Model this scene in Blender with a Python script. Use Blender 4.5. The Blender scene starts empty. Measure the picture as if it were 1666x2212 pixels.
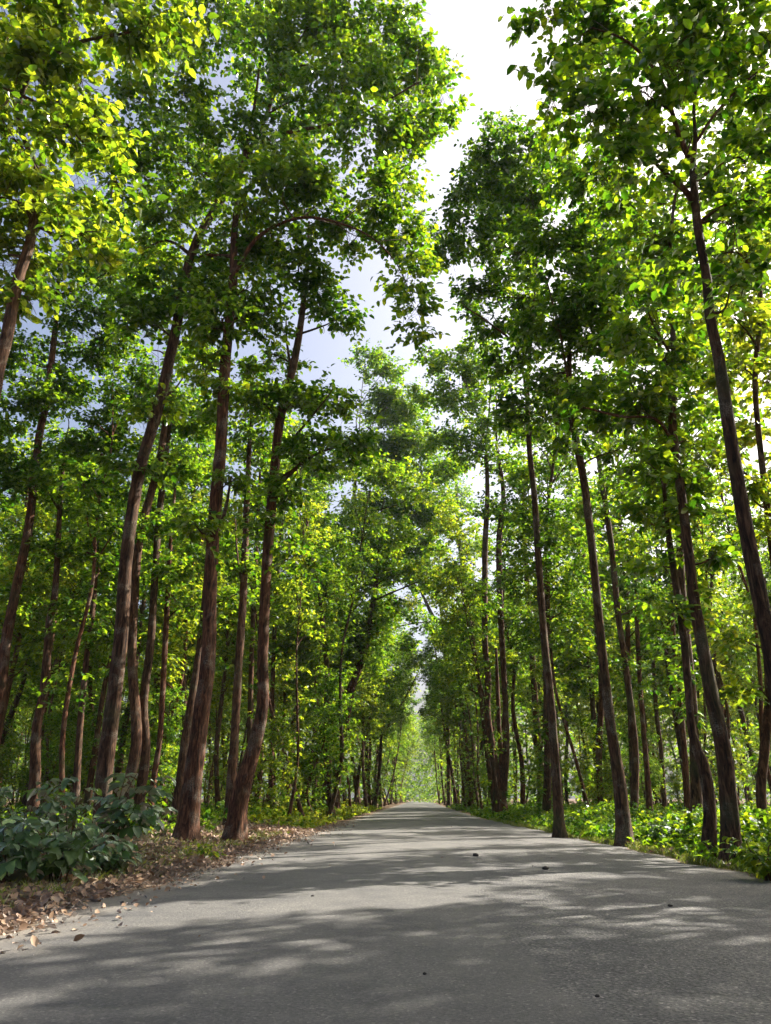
import bpy, math, random
import numpy as np
from mathutils import Vector
R = math.radians
random.seed(7); RG = np.random.default_rng(7)
scene = bpy.context.scene

# ------------------------------------------------------------------ camera
CAM_H = 1.15
PITCH = R(21.0); YAW = R(2.55)
F_PX = 745.0; W_PX, H_PX = 771, 1024
cam_d = bpy.data.cameras.new("camera"); cam = bpy.data.objects.new("camera", cam_d)
scene.collection.objects.link(cam); scene.camera = cam
cam.location = (0, 0, CAM_H)
cam.rotation_euler = (R(90) + PITCH, 0, YAW)
cam_d.sensor_fit = 'VERTICAL'; cam_d.sensor_height = 24.0
cam_d.lens = 24.0 * F_PX / H_PX
cam_d.clip_start = 0.05; cam_d.clip_end = 3000
scene.render.resolution_x = W_PX; scene.render.resolution_y = H_PX

# ------------------------------------------------------------------ light
SUN_AZ, SUN_EL = R(60), R(40)          # azimuth measured from the road axis towards the right
world = bpy.data.worlds.new("World"); scene.world = world; world.use_nodes = True
wt = world.node_tree; wt.nodes.clear()
sky = wt.nodes.new('ShaderNodeTexSky'); sky.sky_type = 'NISHITA'; sky.sun_disc = False
sky.sun_elevation = SUN_EL; sky.sun_rotation = SUN_AZ
sky.air_density = 0.8; sky.dust_density = 8.0; sky.ozone_density = 1.0
bg = wt.nodes.new('ShaderNodeBackground'); bg.inputs['Strength'].default_value = 0.10
wo = wt.nodes.new('ShaderNodeOutputWorld')
wt.links.new(sky.outputs[0], bg.inputs[0]); wt.links.new(bg.outputs[0], wo.inputs[0])
sun_d = bpy.data.lights.new("sun", 'SUN'); sun = bpy.data.objects.new("sun", sun_d)
scene.collection.objects.link(sun)
sun_d.energy = 5.0; sun_d.angle = R(0.5); sun_d.color = (1.0, 0.93, 0.82)
SUN_DIR = Vector((math.sin(SUN_AZ) * math.cos(SUN_EL), math.cos(SUN_AZ) * math.cos(SUN_EL), math.sin(SUN_EL)))
sun.rotation_euler = SUN_DIR.to_track_quat('Z', 'Y').to_euler()
scene.view_settings.view_transform = 'Standard'; scene.view_settings.look = 'None'
scene.view_settings.gamma = 1; scene.view_settings.exposure = 1.57
scene.cycles.max_bounces = 6; scene.cycles.transmission_bounces = 4; scene.cycles.diffuse_bounces = 3
scene.cycles.transparent_max_bounces = 4

# ------------------------------------------------------------------ helpers
cp, sp = math.cos(PITCH), math.sin(PITCH); cy, sy = math.cos(YAW), math.sin(YAW)
K = W_PX / 1666.0                       # layout measurements were taken on a 1666 wide view
def ray(dx, dy):
    u = dx * K - W_PX / 2; v = dy * K - H_PX / 2
    up = F_PX * sp - v * cp; fw = F_PX * cp + v * sp
    return np.array([u * cy - fw * sy, u * sy + fw * cy, up])
def P(dx, dy, Y):
    r = ray(dx, dy); return np.array([0, 0, CAM_H]) + r * (Y / r[1])
def depth_of(Y, dx, dy):               # metres per layout unit at that point
    r = ray(dx, dy); return (Y / r[1]) * K
def ground_at(dx, dy):
    r = ray(dx, dy); p = r * (-CAM_H / r[2]); return p[0], p[1]

def tag(o, label=None, cat=None, group=None, kind=None):
    if label: o['label'] = label
    if cat: o['category'] = cat
    if group: o['group'] = group
    if kind: o['kind'] = kind
    return o
def empty(name, loc):
    o = bpy.data.objects.new(name, None); scene.collection.objects.link(o)
    o.location = Vector([float(c) for c in loc]); o.empty_display_size = 0.3
    return o
def mesh_np(name, verts, faces, smooth=False):
    """faces: int array (n,k), all of one size"""
    me = bpy.data.meshes.new(name); nv = len(verts); nf, k = faces.shape
    me.vertices.add(nv); me.vertices.foreach_set('co', np.ascontiguousarray(verts, dtype=np.float32).ravel())
    me.loops.add(nf * k); me.loops.foreach_set('vertex_index', np.ascontiguousarray(faces, dtype=np.int32).ravel())
    me.polygons.add(nf); me.polygons.foreach_set('loop_start', np.arange(0, nf * k, k, dtype=np.int32))
    me.polygons.foreach_set('loop_total', np.full(nf, k, dtype=np.int32))
    if smooth: me.polygons.foreach_set('use_smooth', np.ones(nf, dtype=bool))
    me.update(calc_edges=True); return me
def obj(name, me, mat, parent=None, loc=None):
    o = bpy.data.objects.new(name, me); scene.collection.objects.link(o)
    if mat and not me.materials: me.materials.append(mat)
    if parent: o.parent = parent
    if loc is not None: o.location = Vector([float(c) for c in loc])
    return o
def catmull(pts, n):
    pts = np.asarray(pts, float)
    if len(pts) == 2: return pts[0] + (pts[1] - pts[0]) * np.linspace(0, 1, n)[:, None]
    p = np.vstack([2 * pts[0] - pts[1], pts, 2 * pts[-1] - pts[-2]])
    d = np.r_[0, np.cumsum(np.linalg.norm(np.diff(pts[:, :3], axis=0), axis=1))]
    ts = np.linspace(0, d[-1], n); out = []
    for t in ts:
        i = min(int(np.searchsorted(d, t, side='right')) - 1, len(pts) - 2)
        u = (t - d[i]) / max(d[i + 1] - d[i], 1e-9)
        a, b, c, e = p[i], p[i + 1], p[i + 2], p[i + 3]
        out.append(.5 * (2 * b + (c - a) * u + (2 * a - 5 * b + 4 * c - e) * u * u + (3 * b - a - 3 * c + e) * u ** 3))
    return np.array(out)
def tube(path, rad, sides=10, rough=0.06, rng=RG):
    """path (n,3), rad (n,) -> verts, quads"""
    n = len(path); path = np.asarray(path, float); rad = np.maximum(np.asarray(rad, float), 0.004)
    t = np.gradient(path, axis=0); t /= np.linalg.norm(t, axis=1)[:, None] + 1e-9
    ref = np.array([0.0, 1.0, 0.0]); ref = np.where(np.abs(t @ ref)[:, None] > .95, np.array([1.0, 0, 0]), ref)
    a = np.cross(t, ref); a /= np.linalg.norm(a, axis=1)[:, None] + 1e-9; b = np.cross(t, a)
    th = np.linspace(0, 2 * np.pi, sides, endpoint=False)
    ph = rng.uniform(0, 6.28, 4); s = np.linspace(0, 1, n)[:, None]
    m = 1 + rough * (np.sin(2 * th + ph[0] + 9 * s) + .7 * np.sin(3 * th + ph[1] - 15 * s) + .6 * np.sin(5 * th + ph[2] + 22 * s)) \
        + rough * .8 * rng.normal(0, .6, (n, sides))
    rr = rad[:, None] * m
    v = path[:, None, :] + rr[..., None] * (np.cos(th)[None, :, None] * a[:, None, :] + np.sin(th)[None, :, None] * b[:, None, :])
    i = np.arange(n - 1)[:, None] * sides; j = np.arange(sides)[None, :]; j2 = (j + 1) % sides
    f = np.stack([i + j, i + j2, i + sides + j2, i + sides + j], -1).reshape(-1, 4)
    return v.reshape(-1, 3), f
def join(parts):
    vs, fs, o = [], [], 0
    for v, f in parts: vs.append(v); fs.append(f + o); o += len(v)
    return np.vstack(vs), np.vstack(fs)

# leaves --------------------------------------------------------------
LEAF = np.array([[0, 0, 0], [.28, .30, .10], [.68, .26, .07], [1, 0, -.12], [.68, -.26, .07], [.28, -.30, .10], [.45, 0, .02]])
LEAF_F = np.array([[0, 6, 2, 1], [6, 3, 2, 2], [0, 5, 4, 6], [6, 4, 3, 3]])
LEAF_Q = np.array([[0, 0, 0], [.5, .30, .06], [1, 0, -.10], [.5, -.30, .06]])   # small far leaf, one bent quad
def euler_mats(rz, ry, rx):
    cz, sz = np.cos(rz), np.sin(rz); c2, s2 = np.cos(ry), np.sin(ry); c1, s1 = np.cos(rx), np.sin(rx)
    o = np.empty((len(rz), 3, 3))
    o[:, 0, 0] = cz * c2; o[:, 0, 1] = cz * s2 * s1 - sz * c1; o[:, 0, 2] = cz * s2 * c1 + sz * s1
    o[:, 1, 0] = sz * c2; o[:, 1, 1] = sz * s2 * s1 + cz * c1; o[:, 1, 2] = sz * s2 * c1 - cz * s1
    o[:, 2, 0] = -s2; o[:, 2, 1] = c2 * s1; o[:, 2, 2] = c2 * c1
    return o
def leaves_at(pos, M, size, detail):
    T = LEAF if detail else LEAF_Q
    loc = T[None] * np.asarray(size)[:, None, None]
    v = np.einsum('nij,nkj->nki', M, loc) + pos[:, None, :]
    return v
def leaf_mesh(v, detail):
    n, k, _ = v.shape; base = (np.arange(n) * k)[:, None, None]
    if detail:
        q = np.array([[0, 6, 2, 1], [0, 5, 4, 6]]); t = np.array([[6, 3, 2], [6, 4, 3]])
        f3 = np.vstack([q[:, [0, 1, 2]], q[:, [0, 2, 3]], t])
        f = (base + f3[None]).reshape(-1, 3)
    else:
        f = (base + np.array([[0, 3, 2], [0, 2, 1]])[None]).reshape(-1, 3)
    return v.reshape(-1, 3), f
def sprays(centres, out_dir, rng, nl=13, leaf=.17, twig=.55, detail=True, up=0.15, twigs=None):
    """each centre becomes a twig with nl leaves; returns leaf verts (N,k,3)"""
    n = len(centres)
    az = np.arctan2(out_dir[:, 1], out_dir[:, 0]) + rng.normal(0, .9, n)
    el = rng.normal(up, .45, n)
    d = np.stack([np.cos(az) * np.cos(el), np.sin(az) * np.cos(el), np.sin(el)], 1)
    t = np.linspace(0.05, 1, nl)[None, :] + rng.normal(0, .05, (n, nl))
    pos = centres[:, None, :] + d[:, None, :] * (t * twig * rng.uniform(.6, 1.3, (n, 1)))[..., None]
    pos[..., 2] -= .12 * twig * t ** 2
    pos += rng.normal(0, .035 * twig / .5, pos.shape)
    side = np.where(np.arange(nl) % 2 == 0, 1, -1)[None, :]
    laz = az[:, None] + side * rng.uniform(.5, 1.5, (n, nl)); laz[:, -1] = az
    pitch = rng.normal(.30, .42, (n, nl)); roll = rng.normal(0, .55, (n, nl))
    M = euler_mats(laz.ravel(), pitch.ravel(), roll.ravel())
    size = leaf * rng.uniform(.55, 1.25, n * nl)
    if twigs is not None:
        e = centres + d * (twig * 1.0); e[:, 2] -= .12 * twig; b0 = centres - d * twig * .7; b0[:, 2] -= .05
        r3 = np.array([[.006, 0, 0], [-.004, .005, 0], [-.004, -.005, 0]])
        tv = np.concatenate([b0[:, None] + r3, (centres + d * twig * .45)[:, None] + r3 * .8, e[:, None] + r3 * .4], 1)
        q = []
        for L_ in (0, 3):
            for a_ in range(3): q.append([L_ + a_, L_ + (a_ + 1) % 3, L_ + 3 + (a_ + 1) % 3, L_ + 3 + a_])
        twigs.append((tv.reshape(-1, 3), ((np.arange(n) * 9)[:, None, None] + np.array(q)[None]).reshape(-1, 4)))
    return leaves_at(pos.reshape(-1, 3), M, size, detail)
def clump_centres(c, rad, n, rng, flat=.75):
    k = max(4, int(6 + rad * 3))
    g = rng.normal(0, 1, (k, 3)); g /= np.linalg.norm(g, axis=1)[:, None]
    g *= (rng.uniform(.35, 1, k) ** .6)[:, None] * rad * .78
    idx = rng.integers(0, k, n)
    p = g[idx] + rng.normal(0, rad * .20, (n, 3))
    p[:, 2] *= flat
    return c + p, p + 1e-6

# ------------------------------------------------------------------ materials
def new_mat(name):
    m = bpy.data.materials.new(name); m.use_nodes = True; t = m.node_tree; t.nodes.clear()
    return m, t, t.nodes.new('ShaderNodeOutputMaterial')
def N(t, k, **kw):
    n = t.nodes.new(k)
    for a, b in kw.items():
        if a in n.inputs: n.inputs[a].default_value = b
        else: setattr(n, a, b)
    return n
def ramp(t, stops, fac):
    r = t.nodes.new('ShaderNodeValToRGB'); e = r.color_ramp.elements
    while len(e) < len(stops): e.new(.5)
    for x, (p, c) in zip(e, stops): x.position = p; x.color = (*c, 1)
    t.links.new(fac, r.inputs[0]); return r.outputs[0]
def noise(t, scale, detail=4, rough=.55, vec=None, dist=0):
    n = t.nodes.new('ShaderNodeTexNoise'); n.inputs['Scale'].default_value = scale
    n.inputs['Detail'].default_value = detail; n.inputs['Roughness'].default_value = rough
    n.inputs['Distortion'].default_value = dist
    if vec is not None: t.links.new(vec, n.inputs['Vector'])
    return n.outputs['Fac']
def math_n(t, op, a, b=None, clamp=False):
    n = t.nodes.new('ShaderNodeMath'); n.operation = op; n.use_clamp = clamp
    for i, x in enumerate((a, b)):
        if x is None: continue
        if isinstance(x, (int, float)): n.inputs[i].default_value = x
        else: t.links.new(x, n.inputs[i])
    return n.outputs[0]
def mix(t, fac, a, b):
    n = t.nodes.new('ShaderNodeMix'); n.data_type = 'RGBA'
    if isinstance(fac, (int, float)): n.inputs[0].default_value = fac
    else: t.links.new(fac, n.inputs[0])
    for s, x in ((n.inputs[6], a), (n.inputs[7], b)):
        if isinstance(x, tuple): s.default_value = (*x, 1)
        else: t.links.new(x, s)
    return n.outputs[2]
def leaf_mat(name, stops, tstops, trans=.5, gloss=.022, rough=.38):
    m, t, out = new_mat(name)
    geo = t.nodes.new('ShaderNodeNewGeometry'); oi = t.nodes.new('ShaderNodeObjectInfo')
    big = noise(t, .35, 2, .5, geo.outputs['Position'])
    f = math_n(t, 'ADD', math_n(t, 'MULTIPLY', geo.outputs['Random Per Island'], .62),
               math_n(t, 'ADD', math_n(t, 'MULTIPLY', big, .45), math_n(t, 'MULTIPLY', oi.outputs['Random'], .15)))
    f = math_n(t, 'MULTIPLY', f, .86, True)
    c = ramp(t, stops, f); ct = ramp(t, tstops, f)
    d = N(t, 'ShaderNodeBsdfDiffuse'); tr = N(t, 'ShaderNodeBsdfTranslucent'); g = N(t, 'ShaderNodeBsdfGlossy', Roughness=rough)
    g.inputs['Color'].default_value = (.9, .95, 1, 1)
    t.links.new(c, d.inputs['Color']); t.links.new(ct, tr.inputs['Color'])
    m1 = N(t, 'ShaderNodeMixShader'); m1.inputs[0].default_value = trans
    t.links.new(d.outputs[0], m1.inputs[1]); t.links.new(tr.outputs[0], m1.inputs[2])
    fr = N(t, 'ShaderNodeFresnel', IOR=1.38); fg = math_n(t, 'MULTIPLY', fr.outputs[0], gloss * 10, True)
    m2 = N(t, 'ShaderNodeMixShader'); t.links.new(fg, m2.inputs[0])
    t.links.new(m1.outputs[0], m2.inputs[1]); t.links.new(g.outputs[0], m2.inputs[2])
    t.links.new(m2.outputs[0], out.inputs[0]); return m
M_LEAF = leaf_mat('foliage_green',
    [(0, (.008, .026, .005)), (.45, (.016, .052, .006)), (.8, (.036, .088, .009)), (1, (.10, .11, .014))],
    [(0, (.025, .09, .005)), (.34, (.10, .30, .008)), (.68, (.50, .78, .018)), (1, (.92, .82, .03))], .42)
M_LEAF_Y = leaf_mat('foliage_yellow_green',
    [(0, (.012, .036, .005)), (.5, (.030, .072, .007)), (.85, (.075, .11, .010)), (1, (.15, .12, .015))],
    [(0, (.045, .14, .006)), (.34, (.19, .38, .010)), (.68, (.72, .84, .03)), (1, (.96, .74, .05))], .46)
M_SHRUB = leaf_mat('foliage_shrub',
    [(0, (.035, .065, .028)), (.5, (.065, .115, .045)), (1, (.13, .18, .06))],
    [(0, (.08, .24, .02)), (.5, (.15, .36, .03)), (1, (.38, .52, .03))], .34, .09, .42)
M_LITTER = leaf_mat('dead_leaves',
    [(0, (.06, .036, .024)), (.35, (.17, .105, .065)), (.7, (.33, .22, .14)), (1, (.55, .42, .29))],
    [(0, (.08, .03, .01)), (.5, (.2, .09, .03)), (1, (.35, .18, .06))], .12, .05, .6)
M_GRASS = leaf_mat('grass_blades',
    [(0, (.06, .11, .02)), (.5, (.13, .17, .03)), (1, (.28, .24, .08))],
    [(0, (.15, .30, .02)), (.5, (.34, .42, .04)), (1, (.5, .42, .1))], .4, .04, .5)

def bark_mat():
    m, t, out = new_mat('bark'); tc = N(t, 'ShaderNodeTexCoord'); oi = t.nodes.new('ShaderNodeObjectInfo')
    geo = t.nodes.new('ShaderNodeNewGeometry')
    mp = N(t, 'ShaderNodeMapping'); mp.inputs['Scale'].default_value = (1, 1, .16); t.links.new(geo.outputs['Position'], mp.inputs['Vector'])
    fis = noise(t, 16, 6, .7, mp.outputs[0], .8)
    pat = noise(t, 1.6, 4, .6, geo.outputs['Position'], .4)
    fine = noise(t, 45, 4, .6, geo.outputs['Position'])
    a = ramp(t, [(.36, (.009, .005, .004)), (.5, (.070, .037, .022)), (.66, (.200, .118, .074))], fis)
    tone = ramp(t, [(0, (1.2, .85, .66)), (.55, (1, .90, .80)), (1, (.72, .76, .70))], oi.outputs['Random'])
    mu = N(t, 'ShaderNodeMix', data_type='RGBA', blend_type='MULTIPLY'); mu.inputs[0].default_value = 1
    t.links.new(a, mu.inputs[6]); t.links.new(tone, mu.inputs[7])
    lich = math_n(t, 'MULTIPLY', ramp(t, [(.54, (0, 0, 0)), (.66, (1, 1, 1))], pat), ramp(t, [(.42, (0, 0, 0)), (.6, (1, 1, 1))], fine))
    c = mix(t, math_n(t, 'MULTIPLY', lich, .65), mu.outputs[2], (.27, .25, .20))
    moss = noise(t, .9, 3, .5, geo.outputs['Position'])
    c = mix(t, math_n(t, 'MULTIPLY', ramp(t, [(.55, (0, 0, 0)), (.7, (1, 1, 1))], moss), .45), c, (.055, .07, .03))
    b = N(t, 'ShaderNodeBsdfPrincipled', Roughness=.88); b.inputs['Specular IOR Level'].default_value = .25
    t.links.new(c, b.inputs['Base Color'])
    bp = N(t, 'ShaderNodeBump', Strength=1.0, Distance=.06)
    h = math_n(t, 'ADD', fis, math_n(t, 'MULTIPLY', fine, .35)); t.links.new(h, bp.inputs['Height'])
    t.links.new(bp.outputs[0], b.inputs['Normal']); t.links.new(b.outputs[0], out.inputs[0]); return m
M_BARK = bark_mat()

def road_mat():
    m, t, out = new_mat('asphalt'); geo = t.nodes.new('ShaderNodeNewGeometry'); pos = geo.outputs['Position']
    sx = t.nodes.new('ShaderNodeSeparateXYZ'); t.links.new(pos, sx.inputs[0])
    agg = N(t, 'ShaderNodeTexVoronoi', Scale=60.0); t.links.new(pos, agg.inputs['Vector'])
    agg2 = N(t, 'ShaderNodeTexVoronoi', Scale=26.0); t.links.new(pos, agg2.inputs['Vector'])
    n1 = noise(t, 1.1, 5, .6, pos); n2 = noise(t, 9, 5, .65, pos); n3 = noise(t, 130, 4, .7, pos)
    stone = ramp(t, [(0, (.030, .030, .033)), (.45, (.098, .098, .098)), (.8, (.19, .185, .175)), (1, (.50, .47, .43))], agg.outputs['Color'])
    old = mix(t, math_n(t, 'MULTIPLY', n2, .5), stone, (.11, .108, .105))
    # newer smooth lane on the left, coarse old surfacing on the right of an uneven seam
    seam = math_n(t, 'ADD', math_n(t, 'SUBTRACT', sx.outputs[0], .75), math_n(t, 'MULTIPLY', math_n(t, 'SUBTRACT', noise(t, .8, 4, .6, pos), .5), 1.4))
    side = ramp(t, [(0, (0, 0, 0)), (.10, (1, 1, 1))], seam)
    smooth = mix(t, n2, (.098, .097, .093), (.170, .166, .156))
    smooth = mix(t, .38, smooth, stone)
    c = mix(t, side, smooth, old)
    big = ramp(t, [(.35, (.76, .76, .78)), (.65, (1.18, 1.16, 1.12))], n1)
    mu = N(t, 'ShaderNodeMix', data_type='RGBA', blend_type='MULTIPLY'); mu.inputs[0].default_value = 1
    t.links.new(c, mu.inputs[6]); t.links.new(big, mu.inputs[7])
    # sand blown on to the left edge, a little along the right edge
    dl = math_n(t, 'ADD', math_n(t, 'MULTIPLY', math_n(t, 'ADD', sx.outputs[0], 3.0), -1.0), math_n(t, 'MULTIPLY', math_n(t, 'SUBTRACT', n1, .5), 1.5), False)
    dr = math_n(t, 'ADD', math_n(t, 'MULTIPLY', math_n(t, 'SUBTRACT', sx.outputs[0], 4.75), 1.6), math_n(t, 'MULTIPLY', math_n(t, 'SUBTRACT', n1, .5), 1.5))
    dust = math_n(t, 'MAXIMUM', math_n(t, 'MAXIMUM', dl, dr), 0.0, True)
    dust = math_n(t, 'MULTIPLY', dust, math_n(t, 'ADD', math_n(t, 'MULTIPLY', n3, .7), .55), True)
    sand = mix(t, n3, (.19, .165, .135), (.30, .265, .22))
    c2 = mix(t, dust, mu.outputs[2], sand)
    b = N(t, 'ShaderNodeBsdfPrincipled', Roughness=.72); b.inputs['Specular IOR Level'].default_value = .4
    t.links.new(c2, b.inputs['Base Color'])
    h1 = math_n(t, 'MULTIPLY', agg2.outputs['Distance'], math_n(t, 'ADD', math_n(t, 'MULTIPLY', side, 1.2), .35))
    h = math_n(t, 'ADD', h1, math_n(t, 'ADD', math_n(t, 'MULTIPLY', agg.outputs['Distance'], .4), math_n(t, 'MULTIPLY', n3, 1.5)))
    bp = N(t, 'ShaderNodeBump', Strength=.9, Distance=.009); t.links.new(h, bp.inputs['Height'])
    t.links.new(bp.outputs[0], b.inputs['Normal']); t.links.new(b.outputs[0], out.inputs[0]); return m
def soil_mat(name, stops, scale=3.0):
    m, t, out = new_mat(name); geo = t.nodes.new('ShaderNodeNewGeometry'); pos = geo.outputs['Position']
    f = math_n(t, 'ADD', math_n(t, 'MULTIPLY', noise(t, scale, 6, .7, pos), .6), math_n(t, 'MULTIPLY', noise(t, scale * 12, 4, .7, pos), .4))
    c = ramp(t, stops, f)
    b = N(t, 'ShaderNodeBsdfPrincipled', Roughness=.95); b.inputs['Specular IOR Level'].default_value = .15
    t.links.new(c, b.inputs['Base Color'])
    bp = N(t, 'ShaderNodeBump', Strength=.8, Distance=.03); t.links.new(f, bp.inputs['Height'])
    t.links.new(bp.outputs[0], b.inputs['Normal']); t.links.new(b.outputs[0], out.inputs[0]); return m
M_ROAD = road_mat()
M_SOIL = soil_mat('forest_floor', [(.32, (.035, .022, .013)), (.5, (.10, .062, .036)), (.66, (.20, .13, .075))])
M_SAND = soil_mat('sandy_soil', [(.32, (.13, .09, .06)), (.5, (.22, .165, .12)), (.68, (.33, .27, .20))], 5)

# ------------------------------------------------------------------ ground, road
ROAD_L, ROAD_R = -3.75, 5.2
def edge_l(y): return ROAD_L + .10 * math.sin(y * .55) + .12 * math.sin(y * 1.7 + 1) + .05 * math.sin(y * 5.1)
def edge_r(y): return ROAD_R - 1.65 * float(np.clip((y - 13) / 35, 0, 1)) - .4 * float(np.clip((y - 48) / 50, 0, 1)) + .08 * math.sin(y * .6 + 2) + .10 * math.sin(y * 1.9) + .05 * math.sin(y * 4.7)
def ground_z(x, y):
    """gentle forest floor either side of the road, low bank on the left"""
    dl = np.clip((-x + ROAD_L - .5) / 2.5, 0, 1); dr = np.clip((x - (ROAD_R - 1.9 * np.clip((y - 20) / 32, 0, 1)) - .4) / 3.0, 0, 1)
    fade = np.clip(1 - (np.abs(y) - 120) / 200, 0, 1)
    z = .16 * dl * dl * (3 - 2 * dl) - .12 * dr + fade * (dl + dr) * (.05 * np.sin(x * .9 + y * .4) + .04 * np.sin(y * 1.3 - x * .5))
    return z - .012
xs = np.unique(np.r_[-900, -300, -120, np.linspace(-60, -12, 25), np.linspace(-12, 12, 81), np.linspace(12, 60, 25), 120, 300, 900])
ys = np.unique(np.r_[-300, -60, -20, np.linspace(-10, 40, 140), np.linspace(40, 140, 60), 200, 400, 900, 1500])
X, Y = np.meshgrid(xs, ys); Z = ground_z(X, Y)
nx, ny = len(xs), len(ys); idx = np.arange(nx * ny).reshape(ny, nx)
fq = np.stack([idx[:-1, :-1], idx[:-1, 1:], idx[1:, 1:], idx[1:, :-1]], -1).reshape(-1, 4)
g = obj('ground', mesh_np('ground', np.stack([X, Y, Z], -1).reshape(-1, 3), fq, True), M_SOIL); tag(g, kind='structure')
def strip(name, yl, xl, xr, nxs, zf, mat):
    v = []
    for y in yl:
        a, b = xl(y), xr(y)
        for k in range(nxs):
            x = a + (b - a) * k / (nxs - 1); v.append((x, y, zf(x, y, k / (nxs - 1))))
    n = len(yl); idx = np.arange(n * nxs).reshape(n, nxs)
    f = np.stack([idx[:-1, :-1], idx[:-1, 1:], idx[1:, 1:], idx[1:, :-1]], -1).reshape(-1, 4)
    return tag(obj(name, mesh_np(name, np.array(v), f, True), mat), kind='structure')
YL = list(np.arange(-20, 60, .25)) + list(np.arange(60, 330, 2.0))
def road_z(x, y, s): return .010 + .05 * (1 - (2 * s - 1) ** 2)
strip('road', YL, edge_l, edge_r, 13, road_z, M_ROAD)
strip('sandy_shoulder', YL, lambda y: edge_l(y) - .55 - .25 * math.sin(y * .8) - .12 * math.sin(y * 2.7), lambda y: edge_l(y) + .3, 5, lambda x, y, s: -.004 if s > .1 else -.02, M_SAND)
strip('gravel_verge', YL, lambda y: edge_r(y) - .3, lambda y: edge_r(y) + .35 + .12 * math.sin(y * 1.1) + .1 * math.sin(y * 3.1), 5, lambda x, y, s: -.004 if s < .9 else -.02, M_SAND)

def foot_depth(dx, dy):
    """distance of a tree foot; feet beyond about 25 m stand behind knee high growth, and clear of the road"""
    k = min(1, max(0, (dy - 1755) / 45)); he = .6 + .55 * k
    px = (dx - 910) * K; d = he * 815 / (.934 * max((dy - 1722) * K, 2.0))
    if dy < 1795:
        for _ in range(4):
            m = (edge_r(min(d, 200)) + .7) if px > 0 else 4.9
            d2 = m * 805 / max(abs(px), 1); d = max(d, d2)
        d = max(d, m * 805 / max(abs(px), 1))
    return min(d, 105.0)
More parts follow.
